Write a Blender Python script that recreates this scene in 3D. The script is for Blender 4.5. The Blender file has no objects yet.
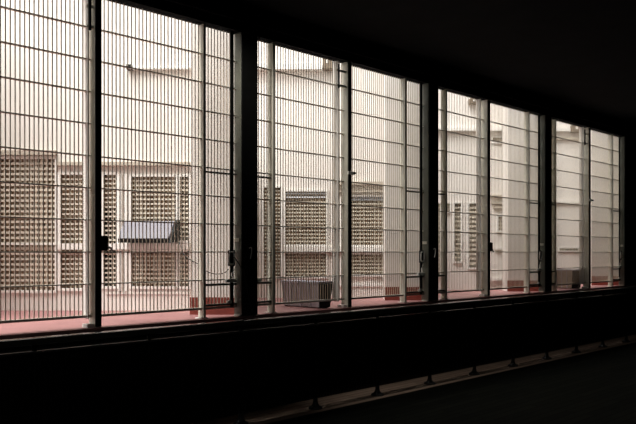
import bpy, math, random
from mathutils import Vector
random.seed(4)
D = bpy.data; COL = bpy.context.scene.collection
S2 = math.sqrt(0.5)
EYE = 1.75
FWD = Vector((S2, S2, 0)); RGT = Vector((S2, -S2, 0)); UP = Vector((0, 0, 1))
FOC = 728.0                                   # focal length in pixels at 636 wide

# ------------------------------------------------------------------ materials
def mat(name, col, rough=0.6, metal=0.0, var=0.0, scale=8.0, bump=0.0, coat=0.0, stretch=None, spec=0.5):
    m = D.materials.new(name); m.use_nodes = True
    nt = m.node_tree; b = nt.nodes['Principled BSDF']
    b.inputs['Base Color'].default_value = (*col, 1); b.inputs['Roughness'].default_value = rough
    b.inputs['Metallic'].default_value = metal; b.inputs['Coat Weight'].default_value = coat
    b.inputs['Specular IOR Level'].default_value = spec
    if var or bump:
        tc = nt.nodes.new('ShaderNodeTexCoord'); n = nt.nodes.new('ShaderNodeTexNoise')
        n.inputs['Scale'].default_value = scale; n.inputs['Detail'].default_value = 5
        if stretch:
            mp = nt.nodes.new('ShaderNodeMapping'); mp.inputs['Scale'].default_value = stretch
            nt.links.new(tc.outputs['Object'], mp.inputs['Vector']); nt.links.new(mp.outputs['Vector'], n.inputs['Vector'])
        else:
            nt.links.new(tc.outputs['Object'], n.inputs['Vector'])
        r = nt.nodes.new('ShaderNodeValToRGB')
        r.color_ramp.elements[0].position = 0.3; r.color_ramp.elements[1].position = 0.7
        r.color_ramp.elements[0].color = (*[c * (1 - var) for c in col], 1)
        r.color_ramp.elements[1].color = (*[min(1, c * (1 + var)) for c in col], 1)
        nt.links.new(n.outputs['Fac'], r.inputs['Fac']); nt.links.new(r.outputs['Color'], b.inputs['Base Color'])
        if bump:
            bp = nt.nodes.new('ShaderNodeBump'); bp.inputs['Strength'].default_value = bump; bp.inputs['Distance'].default_value = 0.01
            nt.links.new(n.outputs['Fac'], bp.inputs['Height']); nt.links.new(bp.outputs['Normal'], b.inputs['Normal'])
    return m

def plank_mat(name, c1, c2, width, length, rough):
    m = D.materials.new(name); m.use_nodes = True
    nt = m.node_tree; b = nt.nodes['Principled BSDF']; b.inputs['Roughness'].default_value = rough; b.inputs['Specular IOR Level'].default_value = .06
    tc = nt.nodes.new('ShaderNodeTexCoord'); br = nt.nodes.new('ShaderNodeTexBrick')
    br.inputs['Color1'].default_value = (*c1, 1); br.inputs['Color2'].default_value = (*c2, 1)
    br.inputs['Mortar'].default_value = (c1[0]*.3, c1[1]*.3, c1[2]*.3, 1)
    br.inputs['Scale'].default_value = 1; br.inputs['Mortar Size'].default_value = 0.006
    br.inputs['Brick Width'].default_value = length; br.inputs['Row Height'].default_value = width
    n = nt.nodes.new('ShaderNodeTexNoise'); n.inputs['Scale'].default_value = 3
    mx = nt.nodes.new('ShaderNodeMix'); mx.data_type = 'RGBA'; mx.blend_type = 'MULTIPLY'; mx.inputs[0].default_value = 0.5
    nt.links.new(tc.outputs['Object'], br.inputs['Vector']); nt.links.new(tc.outputs['Object'], n.inputs['Vector'])
    nt.links.new(br.outputs['Color'], mx.inputs[6]); nt.links.new(n.outputs['Fac'], mx.inputs[7])
    nt.links.new(mx.outputs[2], b.inputs['Base Color'])
    return m

M = dict(
    bar=mat('bar_paint', (.58, .49, .385), .45, var=.12, scale=20),
    rail=mat('cross_rail_paint', (.72, .68, .60), .45, var=.1, scale=12),
    stile=mat('stile_paint', (.64, .62, .53), .5, var=.1, scale=6),
    column=mat('column_paint', (.13, .135, .105), .5, var=.15, scale=5),
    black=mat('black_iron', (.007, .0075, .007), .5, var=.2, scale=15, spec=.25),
    gloss=mat('handrail_black_enamel', (.06, .06, .055), .25, coat=.3),
    stucco=mat('pale_stucco', (.80, .75, .695), .9, var=.03, scale=2.5, bump=.1),
    trimw=mat('white_trim_paint', (.84, .81, .76), .6, var=.03, scale=5),
    lattice=mat('cream_lattice_paint', (.66, .60, .50), .6, var=.06, scale=10),
    pane=mat('amber_window_glass', (.36, .24, .15), .35, var=.25, scale=3),
    panedark=mat('dark_window_glass', (.04, .045, .035), .2, var=.3, scale=3),
    panepale=mat('pale_blind', (.50, .45, .38), .6, var=.1, scale=5),
    louver=mat('grey_louver_paint', (.42, .42, .44), .6, var=.08, scale=9),
    cornice=mat('drab_cornice_paint', (.50, .44, .36), .7, var=.1, scale=8),
    brown=mat('brown_box_paint', (.20, .15, .10), .6, var=.2, scale=9),
    red=mat('red_deck_paint', (.36, .175, .17), .6, var=.12, scale=2.2, bump=.05),
    redbase=mat('red_plinth_paint', (.20, .035, .022), .6, var=.15, scale=5),
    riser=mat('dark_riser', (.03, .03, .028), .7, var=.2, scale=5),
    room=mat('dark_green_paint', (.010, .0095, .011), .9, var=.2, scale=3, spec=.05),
    lavbin=mat('lavender_bin_plastic', (.46, .44, .49), .5, var=.08, scale=7),
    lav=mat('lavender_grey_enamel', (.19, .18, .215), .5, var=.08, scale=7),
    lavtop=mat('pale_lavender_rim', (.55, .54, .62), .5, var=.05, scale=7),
    steel=mat('pale_latch_steel', (.85, .85, .80), .4, metal=.0, var=.1, scale=20),
    cable=mat('black_cable', (.02, .02, .02), .5, var=.1, scale=30),
    foot=mat('worn_cast_iron', (.05, .052, .055), .35, var=.3, scale=20),
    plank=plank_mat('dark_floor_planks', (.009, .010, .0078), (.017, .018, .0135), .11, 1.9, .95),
    strip=plank_mat('lit_brown_planks', (.66, .49, .38), (.52, .38, .29), .10, 1.3, .6),  # brown boards, with the brightness of the lit band put into their colour
)

# ------------------------------------------------------------------ mesh helpers
class MB:
    def __init__(self): self.v = []; self.f = []; self.smooth = set()
    def _add(self, vs, fs, smooth=False):
        n = len(self.v); self.v += [Vector(p) for p in vs]
        for f in fs:
            if smooth: self.smooth.add(len(self.f))
            self.f.append([i + n for i in f])
    def hexa(self, p):
        self._add(p, [(0, 3, 2, 1), (4, 5, 6, 7), (0, 1, 5, 4), (1, 2, 6, 5), (2, 3, 7, 6), (3, 0, 4, 7)])
        return self
    def box(self, x0, x1, y0, y1, z0, z1, fr=None):
        p = [(x0, y0, z0), (x1, y0, z0), (x1, y1, z0), (x0, y1, z0), (x0, y0, z1), (x1, y0, z1), (x1, y1, z1), (x0, y1, z1)]
        if fr: p = [fr(*q) for q in p]
        return self.hexa(p)
    def tube(self, pts, r, n=8):
        pts = [Vector(p) for p in pts]; rings = []
        for i, p in enumerate(pts):
            t = (pts[min(i + 1, len(pts) - 1)] - pts[max(i - 1, 0)]).normalized()
            a = t.cross(UP) if abs(t.z) < .95 else t.cross(Vector((1, 0, 0)))
            a.normalize(); b = t.cross(a)
            rings.append([p + (a * math.cos(2 * math.pi * k / n) + b * math.sin(2 * math.pi * k / n)) * r for k in range(n)])
        vs = [q for R in rings for q in R]
        fs = [(i * n + k, i * n + (k + 1) % n, (i + 1) * n + (k + 1) % n, (i + 1) * n + k) for i in range(len(pts) - 1) for k in range(n)]
        self._add(vs, fs, True)
        self._add(rings[0], [tuple(range(n))]); self._add(rings[-1], [tuple(reversed(range(n)))])
        return self
    def lathe(self, c, prof, n=20):
        c = Vector(c); vs = [c + Vector((r * math.cos(2 * math.pi * k / n), r * math.sin(2 * math.pi * k / n), z)) for r, z in prof for k in range(n)]
        fs = [(i * n + k, i * n + (k + 1) % n, (i + 1) * n + (k + 1) % n, (i + 1) * n + k) for i in range(len(prof) - 1) for k in range(n)]
        self._add(vs, fs, True)
        self._add(vs[:n], [tuple(reversed(range(n)))]); self._add(vs[-n:], [tuple(range(n))])
        return self
    def build(self, name, m, parent=None, bevel=0, base=None):
        me = D.meshes.new(name)
        org = Vector((0, 0, 0))
        if parent is not None:
            q = parent
            while q is not None: org += q.location; q = q.parent
        loc = Vector(base) if base is not None else Vector((0, 0, 0))
        me.from_pydata([p - org - loc for p in self.v], [], self.f)
        for i in self.smooth: me.polygons[i].use_smooth = True
        me.materials.append(m); me.validate()
        import bmesh
        bm = bmesh.new(); bm.from_mesh(me); bmesh.ops.recalc_face_normals(bm, faces=bm.faces); bm.to_mesh(me); bm.free()
        o = D.objects.new(name, me); COL.objects.link(o); o.location = loc
        if parent is not None: o.parent = parent
        if bevel:
            b = o.modifiers.new('bevel', 'BEVEL'); b.width = bevel; b.segments = 2; b.limit_method = 'ANGLE'
        return o

def tag(o, label=None, cat=None, group=None, kind=None):
    if label: o['label'] = label
    if cat: o['category'] = cat
    if group: o['group'] = group
    if kind: o['kind'] = kind
    return o
def empty(name, loc, label=None, cat=None, group=None, kind=None):
    o = D.objects.new(name, None); COL.objects.link(o); o.location = loc; o.empty_display_size = .1
    return tag(o, label, cat, group, kind)
def struct(name, mb, m, label, cat, base=None):
    return tag(mb.build(name, m, base=base), label, cat, kind='structure')

# ------------------------------------------------------------------ corridor shell
DECK = 1.06                                   # level of the red deck
BARY = 6.20                                   # plane of the bars
TOP = 4.112                                    # underside of the header
PIL = [4.934 + 3.344 * k for k in range(4)]   # columns
MID = [3.249, 6.642, 9.834, 13.37]            # posts between them
XL, XR = -6.0, 19.0
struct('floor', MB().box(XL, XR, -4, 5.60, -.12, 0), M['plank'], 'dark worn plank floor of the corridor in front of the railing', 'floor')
struct('floor_edge', MB().box(XL, XR, 5.60, 6.28, -.12, .006), M['strip'], 'brown board strip of floor under the railing, lightened as a lit band', 'floor')
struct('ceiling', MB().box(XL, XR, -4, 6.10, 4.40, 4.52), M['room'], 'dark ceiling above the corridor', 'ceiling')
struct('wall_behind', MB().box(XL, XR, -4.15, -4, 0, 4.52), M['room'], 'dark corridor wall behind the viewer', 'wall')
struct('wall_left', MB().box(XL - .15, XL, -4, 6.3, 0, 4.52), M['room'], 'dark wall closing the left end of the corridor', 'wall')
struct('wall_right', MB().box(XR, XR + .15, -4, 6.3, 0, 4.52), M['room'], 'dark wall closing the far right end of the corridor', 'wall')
struct('wall_front', MB().box(XL, 1.70, 6.10, 6.30, DECK, TOP), M['room'], 'dark wall before the first barred gate', 'wall')  # added out of view to keep daylight from entering here
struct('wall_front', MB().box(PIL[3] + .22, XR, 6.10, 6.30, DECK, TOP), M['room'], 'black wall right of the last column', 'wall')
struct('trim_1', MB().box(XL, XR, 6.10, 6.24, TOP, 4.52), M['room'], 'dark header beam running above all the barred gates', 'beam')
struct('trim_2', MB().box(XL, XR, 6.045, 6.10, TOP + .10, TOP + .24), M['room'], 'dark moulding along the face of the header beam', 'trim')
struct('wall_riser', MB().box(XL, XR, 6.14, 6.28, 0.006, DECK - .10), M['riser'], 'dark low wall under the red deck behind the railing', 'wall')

# red deck outside the bars
struct('floor_deck', MB().box(XL, 24, 6.09, 16, DECK - .10, DECK), M['red'], 'dusty red painted deck floor beyond the bars', 'floor')

# ------------------------------------------------------------------ columns, posts
names = ['first dark steel column from the left, with a pale side, a bent hook and a cable',
         'second dark steel column from the left, with a bent pale hook on its face',
         'third dark steel column from the left, between the second and last pairs of gates',
         'last steel column at the right end of the barred gates']
for i, x in enumerate(PIL):
    e = empty('steel_column', (x + .11, 6.16, DECK), names[i], 'column', 'steel columns between the barred gates')
    MB().box(x, x + .22, 6.10, 6.22, DECK, TOP).build('shaft', M['column'], e, .006)
    MB().box(x - .018, x - .0005, 6.105, 6.20, DECK, DECK + .02).build('base_plate', M['stile'], e)
    MB().box(x - .012, x - .0005, 6.12, 6.215, 1.86, 1.90).build('strap', M['stile'], e)
    MB().box(x + .0, x + .22, 6.085, 6.0995, DECK + .01, TOP - .01).build('face_shade', M['black'], e, .003)  # black sheet paints the unlit corridor side of the column
    if i < 2:
        h = MB().tube([(x + .085, 6.07, 1.79), (x + .105, 6.06, 1.80), (x + .115, 6.06, 1.79), (x + .112, 6.06, 1.74), (x + .10, 6.065, 1.675)], .006, 8)
        h.build('hook', M['steel'], e)

midlab = ['slim gate post with a black lock case, left of the first column',
          'slim pale gate post with a clamp plate, right of the grey bin',
          'slim gate post with a hanging black lock, between the second and third columns',
          'slim gate post right of the dark bin, near the far right end']
for i, x in enumerate(MID):
    e = empty('gate_post', (x + .03, 6.17, DECK), midlab[i], 'post', 'slim posts between the columns')
    MB().box(x, x + .062, 6.12, 6.235, DECK, TOP).build('shaft', M['stile'], e, .004)
    MB().box(x + .001, x + .061, 6.108, 6.1195, DECK + .01, TOP - .01).build('front_shade', M['black'], e, .002)  # shade on the post's corridor side, put in as a black sheet
    MB().box(x - .07, x - .0005, 6.13, 6.23, DECK, DECK + .035).build('base_plate', M['trimw'], e, .004)
    if i in (0, 2):
        lc = MB().box(x + .0625, x + .125, 6.10, 6.165, 1.76, 1.90).build('lock_case', M['black'], e, .012)
        MB().tube([(x + .125, 6.13, 1.80), (x + .165, 6.13, 1.785), (x + .185, 6.13, 1.75)], .011, 8).build('lever', M['steel'] if i == 0 else M['black'], lc)
    else:
        c = MB().box(x - .02, x + .10, 6.09, 6.107, 2.71, 2.75).build('clamp_plate', M['steel'], e, .004)
        MB().tube([(x + .085, 6.07, 2.73), (x + .085, 6.0895, 2.73)], .014, 10).build('bolt', M['black'], c)

# ------------------------------------------------------------------ barred gates
PITCH = .041; STEP = .2938; Z0 = 1.162
def gate(a, b, stile_x, left_small, label, latch, bolt=1):
    """a..b opening, stile_x left edge of the stile; the narrow section carries the lock rails."""
    e = empty('barred_gate', ((a + b) / 2, BARY, DECK), label, 'gate', 'barred gates along the corridor')
    # vertical bars
    m = MB(); n = int((b - a) / PITCH); off = (b - a - (n - 1) * PITCH) / 2
    for i in range(n):
        x = a + off + i * PITCH
        if stile_x - .012 < x < stile_x + .045: continue
        small = (x < stile_x) if left_small else (x > stile_x)
        m.tube([(x, BARY, Z0 + (.0 if not small else .03)), (x, BARY, TOP - .002)], .0057, 6)
    m.build('bar_infill', M['bar'], e)
    for k in range(0, 10):
        z = Z0 + k * STEP
        if k == 0:
            MB().box(a + .002, b - .002, BARY - .022, BARY + .022, z - .012, z + .012).build('bottom_rail', M['rail'], e, .003)
        else:
            MB().box(a + .002, b - .002, BARY - .017, BARY + .017, z - .0055, z + .0055).build('cross_rail', M['rail'], e, .0015)
    # stile on the deck
    MB().box(stile_x, stile_x + .032, BARY - .05, BARY + .045, DECK + .012, TOP - .002).build('stile', M['stile'], e, .004)
    MB().box(stile_x - .035, stile_x + .06, BARY - .055, BARY + .05, DECK, DECK + .012).build('stile_foot', M['trimw'], e)
    # lock rails of the narrow section
    s0, s1 = (a + .002, stile_x - .001) if left_small else (stile_x + .033, b - .002)
    for z, h in ((Z0 + 5 * STEP - .045, .016), (1.405, .022), (Z0 + .03, .022)):
        MB().box(s0, s1, BARY - .028, BARY + .028, z - h / 2, z + h / 2).build('lock_rail', M['column'], e, .003)
    if left_small:       # hanging stile and drop bolt near the slim post
        hx, bx = (b - .05, b - .045) if bolt == 0 else (b - .135, b - .155)
        MB().box(hx, hx + .012, BARY - .045, BARY + .045, Z0 - .02, TOP - .002).build('hanging_stile', M['trimw'], e, .002)
        if bolt < 2:
            MB().tube([(bx, BARY - .075, 3.76), (bx, BARY - .075, 4.05)], .013, 10).build('drop_bolt', M['black'], e)
            for z in (3.80, 3.98): MB().box(bx - .02, b - .003, BARY - .0615, BARY - .0455, z - .012, z + .012).build('bolt_bracket', M['stile'], e)
        MB().box(s0, s0 + .10, BARY - .06, BARY - .0285, 1.42, 1.455).build('hinge_plate', M['steel'], e, .004)
    else:
        MB().box(b - .088, b - .045, BARY - .035, BARY - .018, Z0 + .0, TOP - .002).build('closing_stile', M['black'], e, .003)
    if latch:
        x = b - .112; y = BARY - .085
        pts = []
        for k in range(17):
            t = 2 * math.pi * k / 16
            c, s = math.cos(t), math.sin(t)
            pts.append((x + .036 * math.copysign(abs(c) ** .5, c), y, 1.685 + .066 * math.copysign(abs(s) ** .5, s)))
        lp = MB().box(b - .13, b - .05, BARY - .066, BARY - .036, 1.60, 1.77).build('lock_plate', M['black'], e, .004)
        MB().tube(pts, .009, 8).build('pull_handle', M['steel'], lp)
        kp = MB().box(b - .16, b - .02, BARY - .055, BARY - .03, 1.425, 1.46).build('keeper', M['steel'], e, .004)
        MB().tube([(b - .07, BARY - .045, 1.46), (b - .085, BARY - .05, 1.52), (b - .06, BARY - .05, 1.57)], .009, 8).build('latch_arm', M['steel'], kp)
        MB().box(b - .13, b - .085, BARY - .05, BARY - .029, 1.20, 1.235).build('foot_catch', M['steel'], e, .003)
    return e

gl = [('leftmost barred gate, before the post with the black lock case', 'barred gate in front of the lavender box, left of the first column'),
      ('barred gate right of the first column, in front of the grey bin', 'barred gate between the pale clamp post and the second column'),
      ('barred gate right of the second column, before pink deck and narrow louvers', 'barred gate left of the third column, beside the hanging black lock'),
      ('barred gate right of the third column, in front of the dark bin', 'last barred gate at the far right, beside the end column')]
for i in range(4):
    pl = 1.70 if i == 0 else PIL[i - 1] + .22
    gate(pl + .001, MID[i] - .001, (1.59 if i == 0 else PIL[i - 1]) + .50, True, gl[i][0], False, (0, 1, 2, 1)[i])
    gate(MID[i] + .063, PIL[i] - .001, PIL[i] - .455, False, gl[i][1], True)

# ------------------------------------------------------------------ railing
RY = 5.757
e = empty('railing', (9, RY, 0), 'long black railing of close balusters on bell-shaped feet along the barred gates', 'railing')
MB().box(XL + .02, XR - .02, RY - .05, RY + .05, 1.005, 1.062).build('handrail', M['gloss'], e, .014)
MB().box(XL + .02, XR - .02, RY - .03, RY + .03, .935, .953).build('glint_rail', M['foot'], e, .003)  # added rail, stands in for the line of light under the handrail
MB().box(XL + .02, XR - .02, RY - .016, RY + .016, .160, .190).build('bottom_rail', M['black'], e, .004)
m = MB(); x = XL + .05
while x < XR - .05:
    m.box(x - .009, x + .009, RY - .009, RY + .009, .128, .936); x += .046
m.build('baluster_infill', M['black'], e)
MB().box(XL + .03, XR - .03, RY + .012, RY + .018, .20, .93).build('backing_sheet', M['black'], e)
p0, dp = 4.654, 1.063
for k in range(-3, 13):
    x = p0 + dp * k
    po = MB().tube([(x, RY - .0, .08), (x, RY, 1.01)], .021, 12).build('post', M['black'], e)
    MB().lathe((x, RY, 0.007), [(.078, 0), (.078, .012), (.070, .022), (.045, .034), (.032, .055), (.026, .085), (.026, .12)], 20).build('foot', M['foot'], po)

# ------------------------------------------------------------------ saw-tooth courtyard walls, each facing the corridor at 45 degrees
WTOP = 5.2
TRIM = [2]
def frame(Z):
    def fr(a, b, z): return FWD * (Z + b) + RGT * a + UP * z
    return fr
def A(px, Z): return (px - 318) * Z / FOC
def H(y, Z): return EYE + (252 - y) * Z / FOC
def facade(Z, a0, a1, holes, label, z0=DECK, z1=WTOP):
    fr = frame(Z); m = MB(); T = .16
    xs = sorted({a0, a1, *[h[0] for h in holes], *[h[1] for h in holes]}); zs = sorted({z0, z1, *[h[2] for h in holes], *[h[3] for h in holes]})
    inside = lambda x, z: any(h[0] < x < h[1] and h[2] < z < h[3] for h in holes)
    for i in range(len(xs) - 1):
        for j in range(len(zs) - 1):
            if inside((xs[i] + xs[i + 1]) / 2, (zs[j] + zs[j + 1]) / 2): continue
            m._add([fr(xs[i], 0, zs[j]), fr(xs[i + 1], 0, zs[j]), fr(xs[i + 1], 0, zs[j + 1]), fr(xs[i], 0, zs[j + 1])], [(0, 1, 2, 3)])
    for (h0, h1, g0, g1) in holes:
        p = [(h0, g0), (h1, g0), (h1, g1), (h0, g1)]
        for k in range(4):
            q, r = p[k], p[(k + 1) % 4]
            m._add([fr(q[0], 0, q[1]), fr(r[0], 0, r[1]), fr(r[0], T - .01, r[1]), fr(q[0], T - .01, q[1])], [(0, 1, 2, 3)])
    m.box(a0, a1, T - .01, T, z0, z1, fr)
    m._add([fr(a0, 0, z1), fr(a1, 0, z1), fr(a1, T, z1), fr(a0, T, z1)], [(0, 1, 2, 3)])
    for a in (a0, a1): m._add([fr(a, 0, z0), fr(a, T, z0), fr(a, T, z1), fr(a, 0, z1)], [(0, 1, 2, 3)])
    return struct('wall_courtyard', m, M['stucco'], label, 'wall')

WN = [0]
def window(Z, h, label, pane='pane', pitch=(.055, .055), kind='lattice', split=None, louver=0, th=.019):
    WN[0] += 1
    a0, a1, z0, z1 = h; fr = frame(Z)
    e = empty('window_%d' % WN[0], fr((a0 + a1) / 2, 0, z0), label, 'window', kind='structure')
    f = MB(); w = .022; y0, y1 = -.018, .05
    f.box(a0 - w, a0 + w*.4, y0, y1, z0 - w, z1 + w, fr); f.box(a1 - w*.4, a1 + w, y0, y1, z0 - w, z1 + w, fr)
    f.box(a0 + w*.4, a1 - w*.4, y0, y1, z1 - w*.4, z1 + w, fr); f.box(a0 + w*.4, a1 - w*.4, y0 - .015, y1, z0 - w, z0 + w*.4, fr)
    f.build('window_frame', M['trimw'], e)
    zt = z1 - louver
    if louver:
        l = MB(); n = max(2, int(louver / .045))
        for k in range(n):
            z = zt + louver * (k + .5) / n
            l.hexa([fr(a0 + .01, -.005, z - .020), fr(a1 - .01, -.005, z - .020), fr(a1 - .01, .012, z - .020), fr(a0 + .01, .012, z - .020),
                    fr(a0 + .01, .03, z + .016), fr(a1 - .01, .03, z + .016), fr(a1 - .01, .045, z + .016), fr(a0 + .01, .045, z + .016)])
        l.build('louver_band', M['louver'], e)
    g = MB()
    if kind == 'lattice':
        n = max(1, round((a1 - a0) / pitch[0]))
        for k in range(1, n): a = a0 + (a1 - a0) * k / n; g.box(a - th * .4, a + th * .4, .03, .05, z0, zt, fr)
    n = max(1, round((zt - z0) / pitch[1]))
    for k in range(1, n):
        z = z0 + (zt - z0) * k / n; g.box(a0, a1, .012, .03, z - th / 2, z + th / 2, fr)
    g.build('lattice' if kind == 'lattice' else 'slats', M['lattice'], e)
    p = MB()
    if split:
        p.box(a0, a1, .07, .09, split, z1, fr); p.build('pane', M[pane], e)
        MB().box(a0, a1, .07, .09, z0, split - .001, fr).build('pane', M['panedark'], e)
    else:
        p.box(a0, a1, .07, .09, z0, z1, fr); p.build('pane', M[pane], e)
    return e
def ledge(Z, px0, px1, y0, y1, d, label, m='trimw'):
    TRIM[0] += 1
    fr = frame(Z)
    return struct('trim_%d' % TRIM[0], MB().box(A(px0, Z), A(px1, Z), -d, -.0005, H(y1, Z), H(y0, Z), fr), M[m], label, 'trim')
def R(Z, px0, px1, yt, yb): return (A(px0, Z), A(px1, Z), H(yb, Z), H(yt, Z))

DZ = 3.344 * S2
ZF = [8.59 + DZ * k for k in range(4)]; ZP = [8.04 + DZ * k for k in range(4)]
RETURN_A = [-1.2 + DZ * k for k in range(4)]
pier_lab = ['plain pale pier with a red foot, left of the first column', 'plain pale pier with a red foot, left of the second column',
            'plain pale pier with a red foot, left of the third column', 'plain pale pier with a red foot, left of the last column']
for k in range(4):
    fr = frame(ZP[k]); a0 = -1.40 + DZ * k; a1 = (-.875, -.83, -.80, -.785)[k] + DZ * k
    struct('wall_pier', MB().box(a0, a1, 0, .40, DECK, WTOP, fr), M['stucco'], pier_lab[k], 'wall')
    TRIM[0] += 1
    struct('trim_%d' % TRIM[0], MB().box(a0 - .012, a1 - .03, -.03, -.0005, DECK, DECK + .19, fr), M['redbase'],
           'red painted plinth at the foot of the ' + ['nearest pier', 'second pier', 'third pier', 'farthest pier'][k], 'plinth')
    if k < 3:
        a = RETURN_A[k]
        struct('wall_return', MB().box(a, a + .12, .17 + ZF[k] - ZP[k], ZF[k + 1] - ZP[k], DECK, 3.3, fr), M['stucco'],
               'pale return wall behind the ' + ['nearest pier', 'second pier', 'third pier'][k], 'wall')

# nearest wall
Z = ZF[0]
w1 = R(Z, -70, 56, 158, 291); w2 = R(Z, 60, 84, 174, 289); w3 = R(Z, 103, 117, 174, 287)
w4 = R(Z, 131, 177, 176, 241); w5 = R(Z, 131, 177, 252, 287); w6 = R(Z, 179, 189, 176, 241); w7 = R(Z, 179, 189, 252, 287)
facade(Z, -6.2, RETURN_A[0] + .15, [w1, w2, w3, w4, w5, w6, w7], 'nearest pale stucco wall with latticed windows behind the left gates')
window(Z, w1, 'large brown latticed window at the far left', pitch=(.061, .064), th=.027)
window(Z, w2, 'narrow latticed window next to the large one at the left', pitch=(.055, .058))
window(Z, w3, 'narrow latticed window with a dark lower half beside the first slim post', split=H(208, Z))
window(Z, w4, 'brown latticed window above and behind the lavender box')
window(Z, w5, 'brown latticed window below the lavender box')
window(Z, w6, 'slim pale latticed sidelight right of the lavender box', 'panepale')
window(Z, w7, 'slim pale latticed sidelight low beside the nearest pier', 'panepale')
ledge(Z, 58, 190, 162.5, 166, .07, 'drab cornice line over the nearest windows', 'cornice')
ledge(Z, -70, 57, 151, 155.5, .07, 'drab cornice over the large left window', 'cornice')
ledge(Z, 58, 190, 243.5, 249.5, .05, 'white transom ledge under the lavender box')
ledge(Z, -70, 57, 243, 245, .03, 'thin white bar across the large left window')
ledge(Z, 106, 190, 291.5, 294, .018, 'white sill ledge low on the nearest wall')
ledge(Z, 119, 122, 174, 291, .03, 'white upright moulding left of the lavender box')
ledge(Z, 125, 127.5, 174, 291, .03, 'white upright moulding beside the brown latticed window')

# second wall
Z = ZF[1]
v1 = R(Z, 263, 281, 187, 277); v2 = R(Z, 285, 327, 191, 245); v3 = R(Z, 285, 327, 253, 277); v4 = R(Z, 342, 386, 196, 245.5); v5 = R(Z, 342, 386, 254, 275)
facade(Z, RETURN_A[0] + .10, RETURN_A[1] + .15, [v1, v2, v3, v4, v5], 'second pale stucco wall with latticed windows, behind the grey bin')
window(Z, v1, 'tall narrow latticed window just right of the first column')
window(Z, v2, 'latticed window with a grey louver band above the grey bin', louver=.11)
window(Z, v3, 'low latticed window directly above the grey bin')
window(Z, v4, 'latticed window with a louver strip right of the pale clamp post', louver=.06)
window(Z, v5, 'low latticed window right of the pale clamp post')
ledge(Z, 334, 388, 182, 185, .07, 'drab cornice line right of the pale clamp post', 'cornice')
ledge(Z, 334, 388, 190.5, 192.5, .05, 'drab cornice lower line right of the pale clamp post', 'cornice')
ledge(Z, 284, 388, 246.5, 252, .05, 'white transom ledge across the second wall')
ledge(Z, 334, 388, 284, 286.5, .018, 'white sill ledge low on the second wall')
ledge(Z, 240, 322, 65.5, 71, .12, 'bright white ledge high on the second wall')
ledge(Z, 335, 337, 186, 290, .03, 'white upright moulding left of the pale clamp post')

# third wall
Z = ZF[2]
u1 = R(Z, 428, 441, 203, 276); u2 = R(Z, 454, 461, 203, 262); u3 = R(Z, 468.5, 477, 203, 268); u4 = R(Z, 497.5, 509, 216, 231); u5 = R(Z, 492, 509, 137, 142.5); u6 = R(Z, 445.5, 450, 203, 212)
facade(Z, RETURN_A[1] + .10, RETURN_A[2] + .15, [u1, u2, u3, u4, u5, u6], 'third pale stucco wall with narrow louvers behind the right-centre gates')
window(Z, u1, 'slatted window just right of the second column', 'panepale', kind='slats', pitch=(.08, .085), th=.03)
window(Z, u2, 'slim slatted window, left one of the pair on the third wall', 'panepale', kind='slats', pitch=(.08, .085), th=.03)
window(Z, u3, 'slim slatted window, right one of the pair on the third wall', 'panepale', kind='slats', pitch=(.08, .085), th=.045)
window(Z, u4, 'small latticed window right of the hanging black lock', pitch=(.07, .07), th=.03)
window(Z, u5, 'small vent grille high on the third wall', 'panepale', pitch=(.05, .2))
window(Z, u6, 'tiny slatted vent between the narrow windows of the third wall', 'panepale', kind='slats', pitch=(.08, .06))
ledge(Z, 490, 511, 195, 197.5, .06, 'drab cornice line right of the hanging black lock', 'cornice')
ledge(Z, 491, 511, 202, 204, .06, 'drab hood slab over the small latticed window', 'cornice')
ledge(Z, 493, 509, 206.5, 208.5, .05, 'second drab hood slab over the small latticed window', 'cornice')
ledge(Z, 494, 511, 247.5, 249.5, .05, 'white sill under the small latticed window')
ledge(Z, 484, 511, 278, 280.5, .06, 'white sill ledge low on the third wall')
ledge(Z, 432, 511, 128.5, 131.5, .10, 'bright white ledge high on the third wall')

# farthest wall
Z = ZF[3]
t1 = R(Z, 559, 579, 248, 251)
facade(Z, RETURN_A[2] + .10, RETURN_A[3] + .3, [t1], 'farthest plain pale stucco wall behind the last pair of gates')
window(Z, t1, 'narrow horizontal vent above the dark bin', 'panepale', pitch=(.06, .2))
ledge(Z, 548, 569, 129, 132, .10, 'bright white ledge high on the farthest wall')
ledge(Z, 548, 588, 137.5, 140, .06, 'thin drab cornice high on the farthest wall', 'cornice')
ledge(Z, 548, 582, 201, 203.5, .05, 'white band half way up the farthest wall')

struct('wall_return', MB().box(-4.45, -4.3, -1.6, .17, DECK, WTOP, frame(ZF[0])), M['stucco'], 'unseen pale wall added left of the nearest wall to dim it', 'wall')  # out-of-view wall added to dim the first bay

# boxes high on the walls
def jbox(Z, px0, px1, y0, y1, d, label):
    fr = frame(Z); a0, a1, z0, z1 = R(Z, px0, px1, y0, y1)
    e = empty('junction_box', fr((a0 + a1) / 2, 0, z0), label, 'box', 'brown boxes high on the courtyard walls')
    MB().box(a0, a1, -d, -.0005, z0, z1, fr).build('box_body', M['brown'], e, .006)
    for t in (.25, .7):
        MB().box(a0 + (a1 - a0) * t, a0 + (a1 - a0) * (t + .15), -d - .012, -d - .0005, z0 + (z1 - z0) * .4, z0 + (z1 - z0) * .75, fr).build('knob', M['trimw'], e)
jbox(ZF[1], 323, 336, 58, 71, .15, 'brown junction box at the end of the high ledge, above the grey bin')
jbox(ZF[2], 468, 481, 100, 105, .15, 'brown junction box high between the second and third columns')
jbox(ZF[3], 570, 583, 126, 133, .15, 'brown junction box high above the dark bin')

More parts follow.
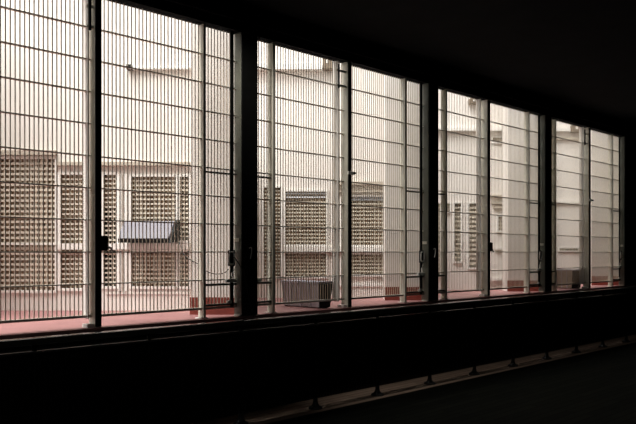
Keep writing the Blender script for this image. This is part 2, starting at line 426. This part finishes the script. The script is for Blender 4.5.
# small bracket lamp on the nearest wall
Z = ZF[0]; fr = frame(Z)
e = empty('wall_lamp', fr(A(135, Z), 0, H(69, Z)), 'slim white batten lamp with a dark bracket high behind the second gate', 'lamp')
MB().box(A(133.5, Z), A(190.5, Z), -.06, -.0005, H(70.5, Z), H(67.5, Z), fr).build('lamp_batten', M['trimw'], e, .008)
MB().box(A(128, Z), A(133.3, Z), -.09, -.0005, H(71, Z), H(66, Z), fr).build('bracket', M['black'], e, .008)

# lavender box unit on the nearest wall
Zb = Z - .052; fr = frame(Zb)
def P(px, y, b): return fr(A(px, Zb), b, H(y, Zb))
e = empty('wall_heater', P(150, 243, -.1), 'tilted lavender grey box unit with black underside on the transom ledge', 'heater')
x0t, x1t, x0b, x1b = 127, 178, 124, 173
b = MB().hexa([P(x0b, 239, -.26), P(x1b, 239, -.26), P(x1t, 238, -.0), P(x0t, 238, -.0), P(x0t, 221.5, -.14), P(x1t - 1, 221.5, -.14), P(x1t, 221, -.0), P(x0t, 221, -.0)])
b.build('casing', M['lav'], e, .006)
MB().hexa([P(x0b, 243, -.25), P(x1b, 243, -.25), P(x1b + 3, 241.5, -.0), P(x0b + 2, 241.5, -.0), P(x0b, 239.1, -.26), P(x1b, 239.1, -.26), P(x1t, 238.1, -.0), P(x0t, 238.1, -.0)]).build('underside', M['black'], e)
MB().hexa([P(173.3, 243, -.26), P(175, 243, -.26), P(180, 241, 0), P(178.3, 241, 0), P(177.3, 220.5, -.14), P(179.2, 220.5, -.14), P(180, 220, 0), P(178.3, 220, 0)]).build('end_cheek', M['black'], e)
lead = [fr(A(179, Zb), -.13, H(232, Zb)), fr(A(182, Zb), -.16, H(243, Zb)), fr(A(190, Zb), -.3, H(256, Zb))]
def bar_pt(px, y, Y):   # a point at depth Y beyond the corridor
    s = Y * (1 / (1046 - px) / (0.5 / FOC) - 1); Zc = (s + Y) * S2
    return Vector((s, Y, EYE + (252 - y) * Zc / FOC))
pts = lead + [bar_pt(198, 264, 6.48), bar_pt(206, 271, 6.24), bar_pt(215, 274, 6.23), bar_pt(224, 273, 6.23), bar_pt(228.5, 269, 6.23)]
cc = []
for i in range(len(pts) - 1):     # smooth
    p0, p1, p2, p3 = pts[max(i - 1, 0)], pts[i], pts[i + 1], pts[min(i + 2, len(pts) - 1)]
    for j in range(6):
        t = j / 6; cc.append(.5 * ((2 * p1) + (p2 - p0) * t + (2 * p0 - 5 * p1 + 4 * p2 - p3) * t * t + (3 * p1 - p0 - 3 * p2 + p3) * t ** 3))
cc.append(pts[-1])
tag(MB().tube(cc, .005, 6).build('power_cable', M['cable']), 'thin black cable sagging from the lavender box to the gate latch', 'cable')
tag(MB().tube([bar_pt(234, 257, 6.065), bar_pt(239, 264, 6.06), bar_pt(244, 272, 6.06), bar_pt(249, 300, 6.06), bar_pt(254, 317, 6.06)], .005, 6).build('hanging_cable', M['cable']),
    'dark cable running slantwise down the face of the first column', 'cable')

# bins on the deck
def bin_(x, y, w, d, h, label, dark):
    e = empty('storage_bin', (x + w / 2, y + d / 2, DECK), label, 'bin')
    t = .02
    body = MB()
    body.hexa([(x + t, y + t, DECK + .01), (x + w - t, y + t, DECK + .01), (x + w - t, y + d - t, DECK + .01), (x + t, y + d - t, DECK + .01),
               (x, y, DECK + h - .03), (x + w, y, DECK + h - .03), (x + w, y + d, DECK + h - .03), (x, y + d, DECK + h - .03)])
    body.build('bin_body', M['lavbin'] if not dark else M['cornice'], e, .006)
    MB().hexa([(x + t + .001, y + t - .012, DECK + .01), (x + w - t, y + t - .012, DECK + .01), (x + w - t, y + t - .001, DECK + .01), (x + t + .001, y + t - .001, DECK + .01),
               (x, y - .012, DECK + h - .031), (x + w, y - .012, DECK + h - .031), (x + w, y - .0005, DECK + h - .031), (x, y - .0005, DECK + h - .031)]).build('shaded_front', M['black'], e)  # black sheet paints the shade on the bin's corridor side
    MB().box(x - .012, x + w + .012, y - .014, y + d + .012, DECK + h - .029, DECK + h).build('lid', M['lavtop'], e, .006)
    m = MB()
    for k in range(1, 4):
        yy = y + d * k / 4; m.hexa([(x + t - .012, yy - .012, DECK + .01), (x + t, yy - .012, DECK + .01), (x + t, yy + .012, DECK + .01), (x + t - .012, yy + .012, DECK + .01),
                                    (x - .012, yy - .012, DECK + h - .031), (x, yy - .012, DECK + h - .031), (x, yy + .012, DECK + h - .031), (x - .012, yy + .012, DECK + h - .031)])
    m.build('ribs', M['lavtop'], e)
    for (u, v) in ((.03, .03), (w - .06, .03), (.03, d - .06), (w - .06, d - .06)):
        MB().box(x + u, x + u + .03, y + v, y + v + .03, DECK, DECK + .0095).build('foot', M['black'], e)
bin_(6.262, 6.245, .225, .68, .33, 'lavender grey bin with a shade-painted dark front on the red deck behind the third gate', False)
bin_(12.97, 6.26, .39, .42, .36, 'pale bin with a dark, shade-painted front on the deck behind the gate right of the third column', True)

# ------------------------------------------------------------------ light
w = D.worlds.new('overcast'); bpy.context.scene.world = w; w.use_nodes = True
nt = w.node_tree; bg = nt.nodes['Background']; bg.inputs['Color'].default_value = (1, 1, .97, 1)
tc = nt.nodes.new('ShaderNodeTexCoord'); sx = nt.nodes.new('ShaderNodeSeparateXYZ'); mr = nt.nodes.new('ShaderNodeMapRange')
nt.links.new(tc.outputs['Generated'], sx.inputs[0]); nt.links.new(sx.outputs['Z'], mr.inputs['Value'])
mr.inputs['From Min'].default_value = 0; mr.inputs['From Max'].default_value = 1       # overcast sky: brighter towards the zenith
mr.inputs['To Min'].default_value = .8; mr.inputs['To Max'].default_value = 2.0
nt.links.new(mr.outputs[0], bg.inputs['Strength'])
sl = D.lights.new('hazy_sun', 'SUN'); sl.energy = 2.9; sl.angle = math.radians(35); sl.color = (1, .98, .94)
so = D.objects.new('hazy_sun', sl); COL.objects.link(so); so.location = (8, 8, 12)
so.rotation_euler = Vector((1, .03, -1.5)).to_track_quat('-Z', 'Y').to_euler()
l = D.lights.new('corridor_fill', 'AREA'); l.shape = 'RECTANGLE'; l.size = 1.2; l.size_y = .3; l.energy = 5; l.color = (1, .93, .85)  # unseen fill light added to lift the dark corridor
o = D.objects.new('corridor_fill', l); COL.objects.link(o); o.location = (1.0, 1.5, 4.38)
l = D.lights.new('strip_fill_spot', 'SPOT'); l.energy = 85; l.spot_size = math.radians(64); l.spot_blend = 1.0; l.shadow_soft_size = .06; l.color = (1, .93, .85)  # unseen spot added to brighten the floor strip under the railing
o = D.objects.new('strip_fill_spot', l); COL.objects.link(o); o.location = (4.0, 5.72, 4.34)
o.rotation_euler = Vector((5.2, -.35, -4.3)).to_track_quat('-Z', 'Y').to_euler()
# ------------------------------------------------------------------ camera
cd = D.cameras.new('camera'); cam = D.objects.new('camera', cd); COL.objects.link(cam)
cam.location = (0, 0, EYE); cam.rotation_euler = (math.pi / 2, 0, -math.pi / 4)
cd.sensor_width = 36; cd.lens = FOC / 636 * 36; cd.shift_y = 40 / 636; cd.clip_end = 200
sc = bpy.context.scene; sc.camera = cam
vs = sc.view_settings; vs.view_transform = 'Standard'; vs.look = 'None'; vs.gamma = 1; vs.use_curve_mapping = False
vs.exposure = 0.72
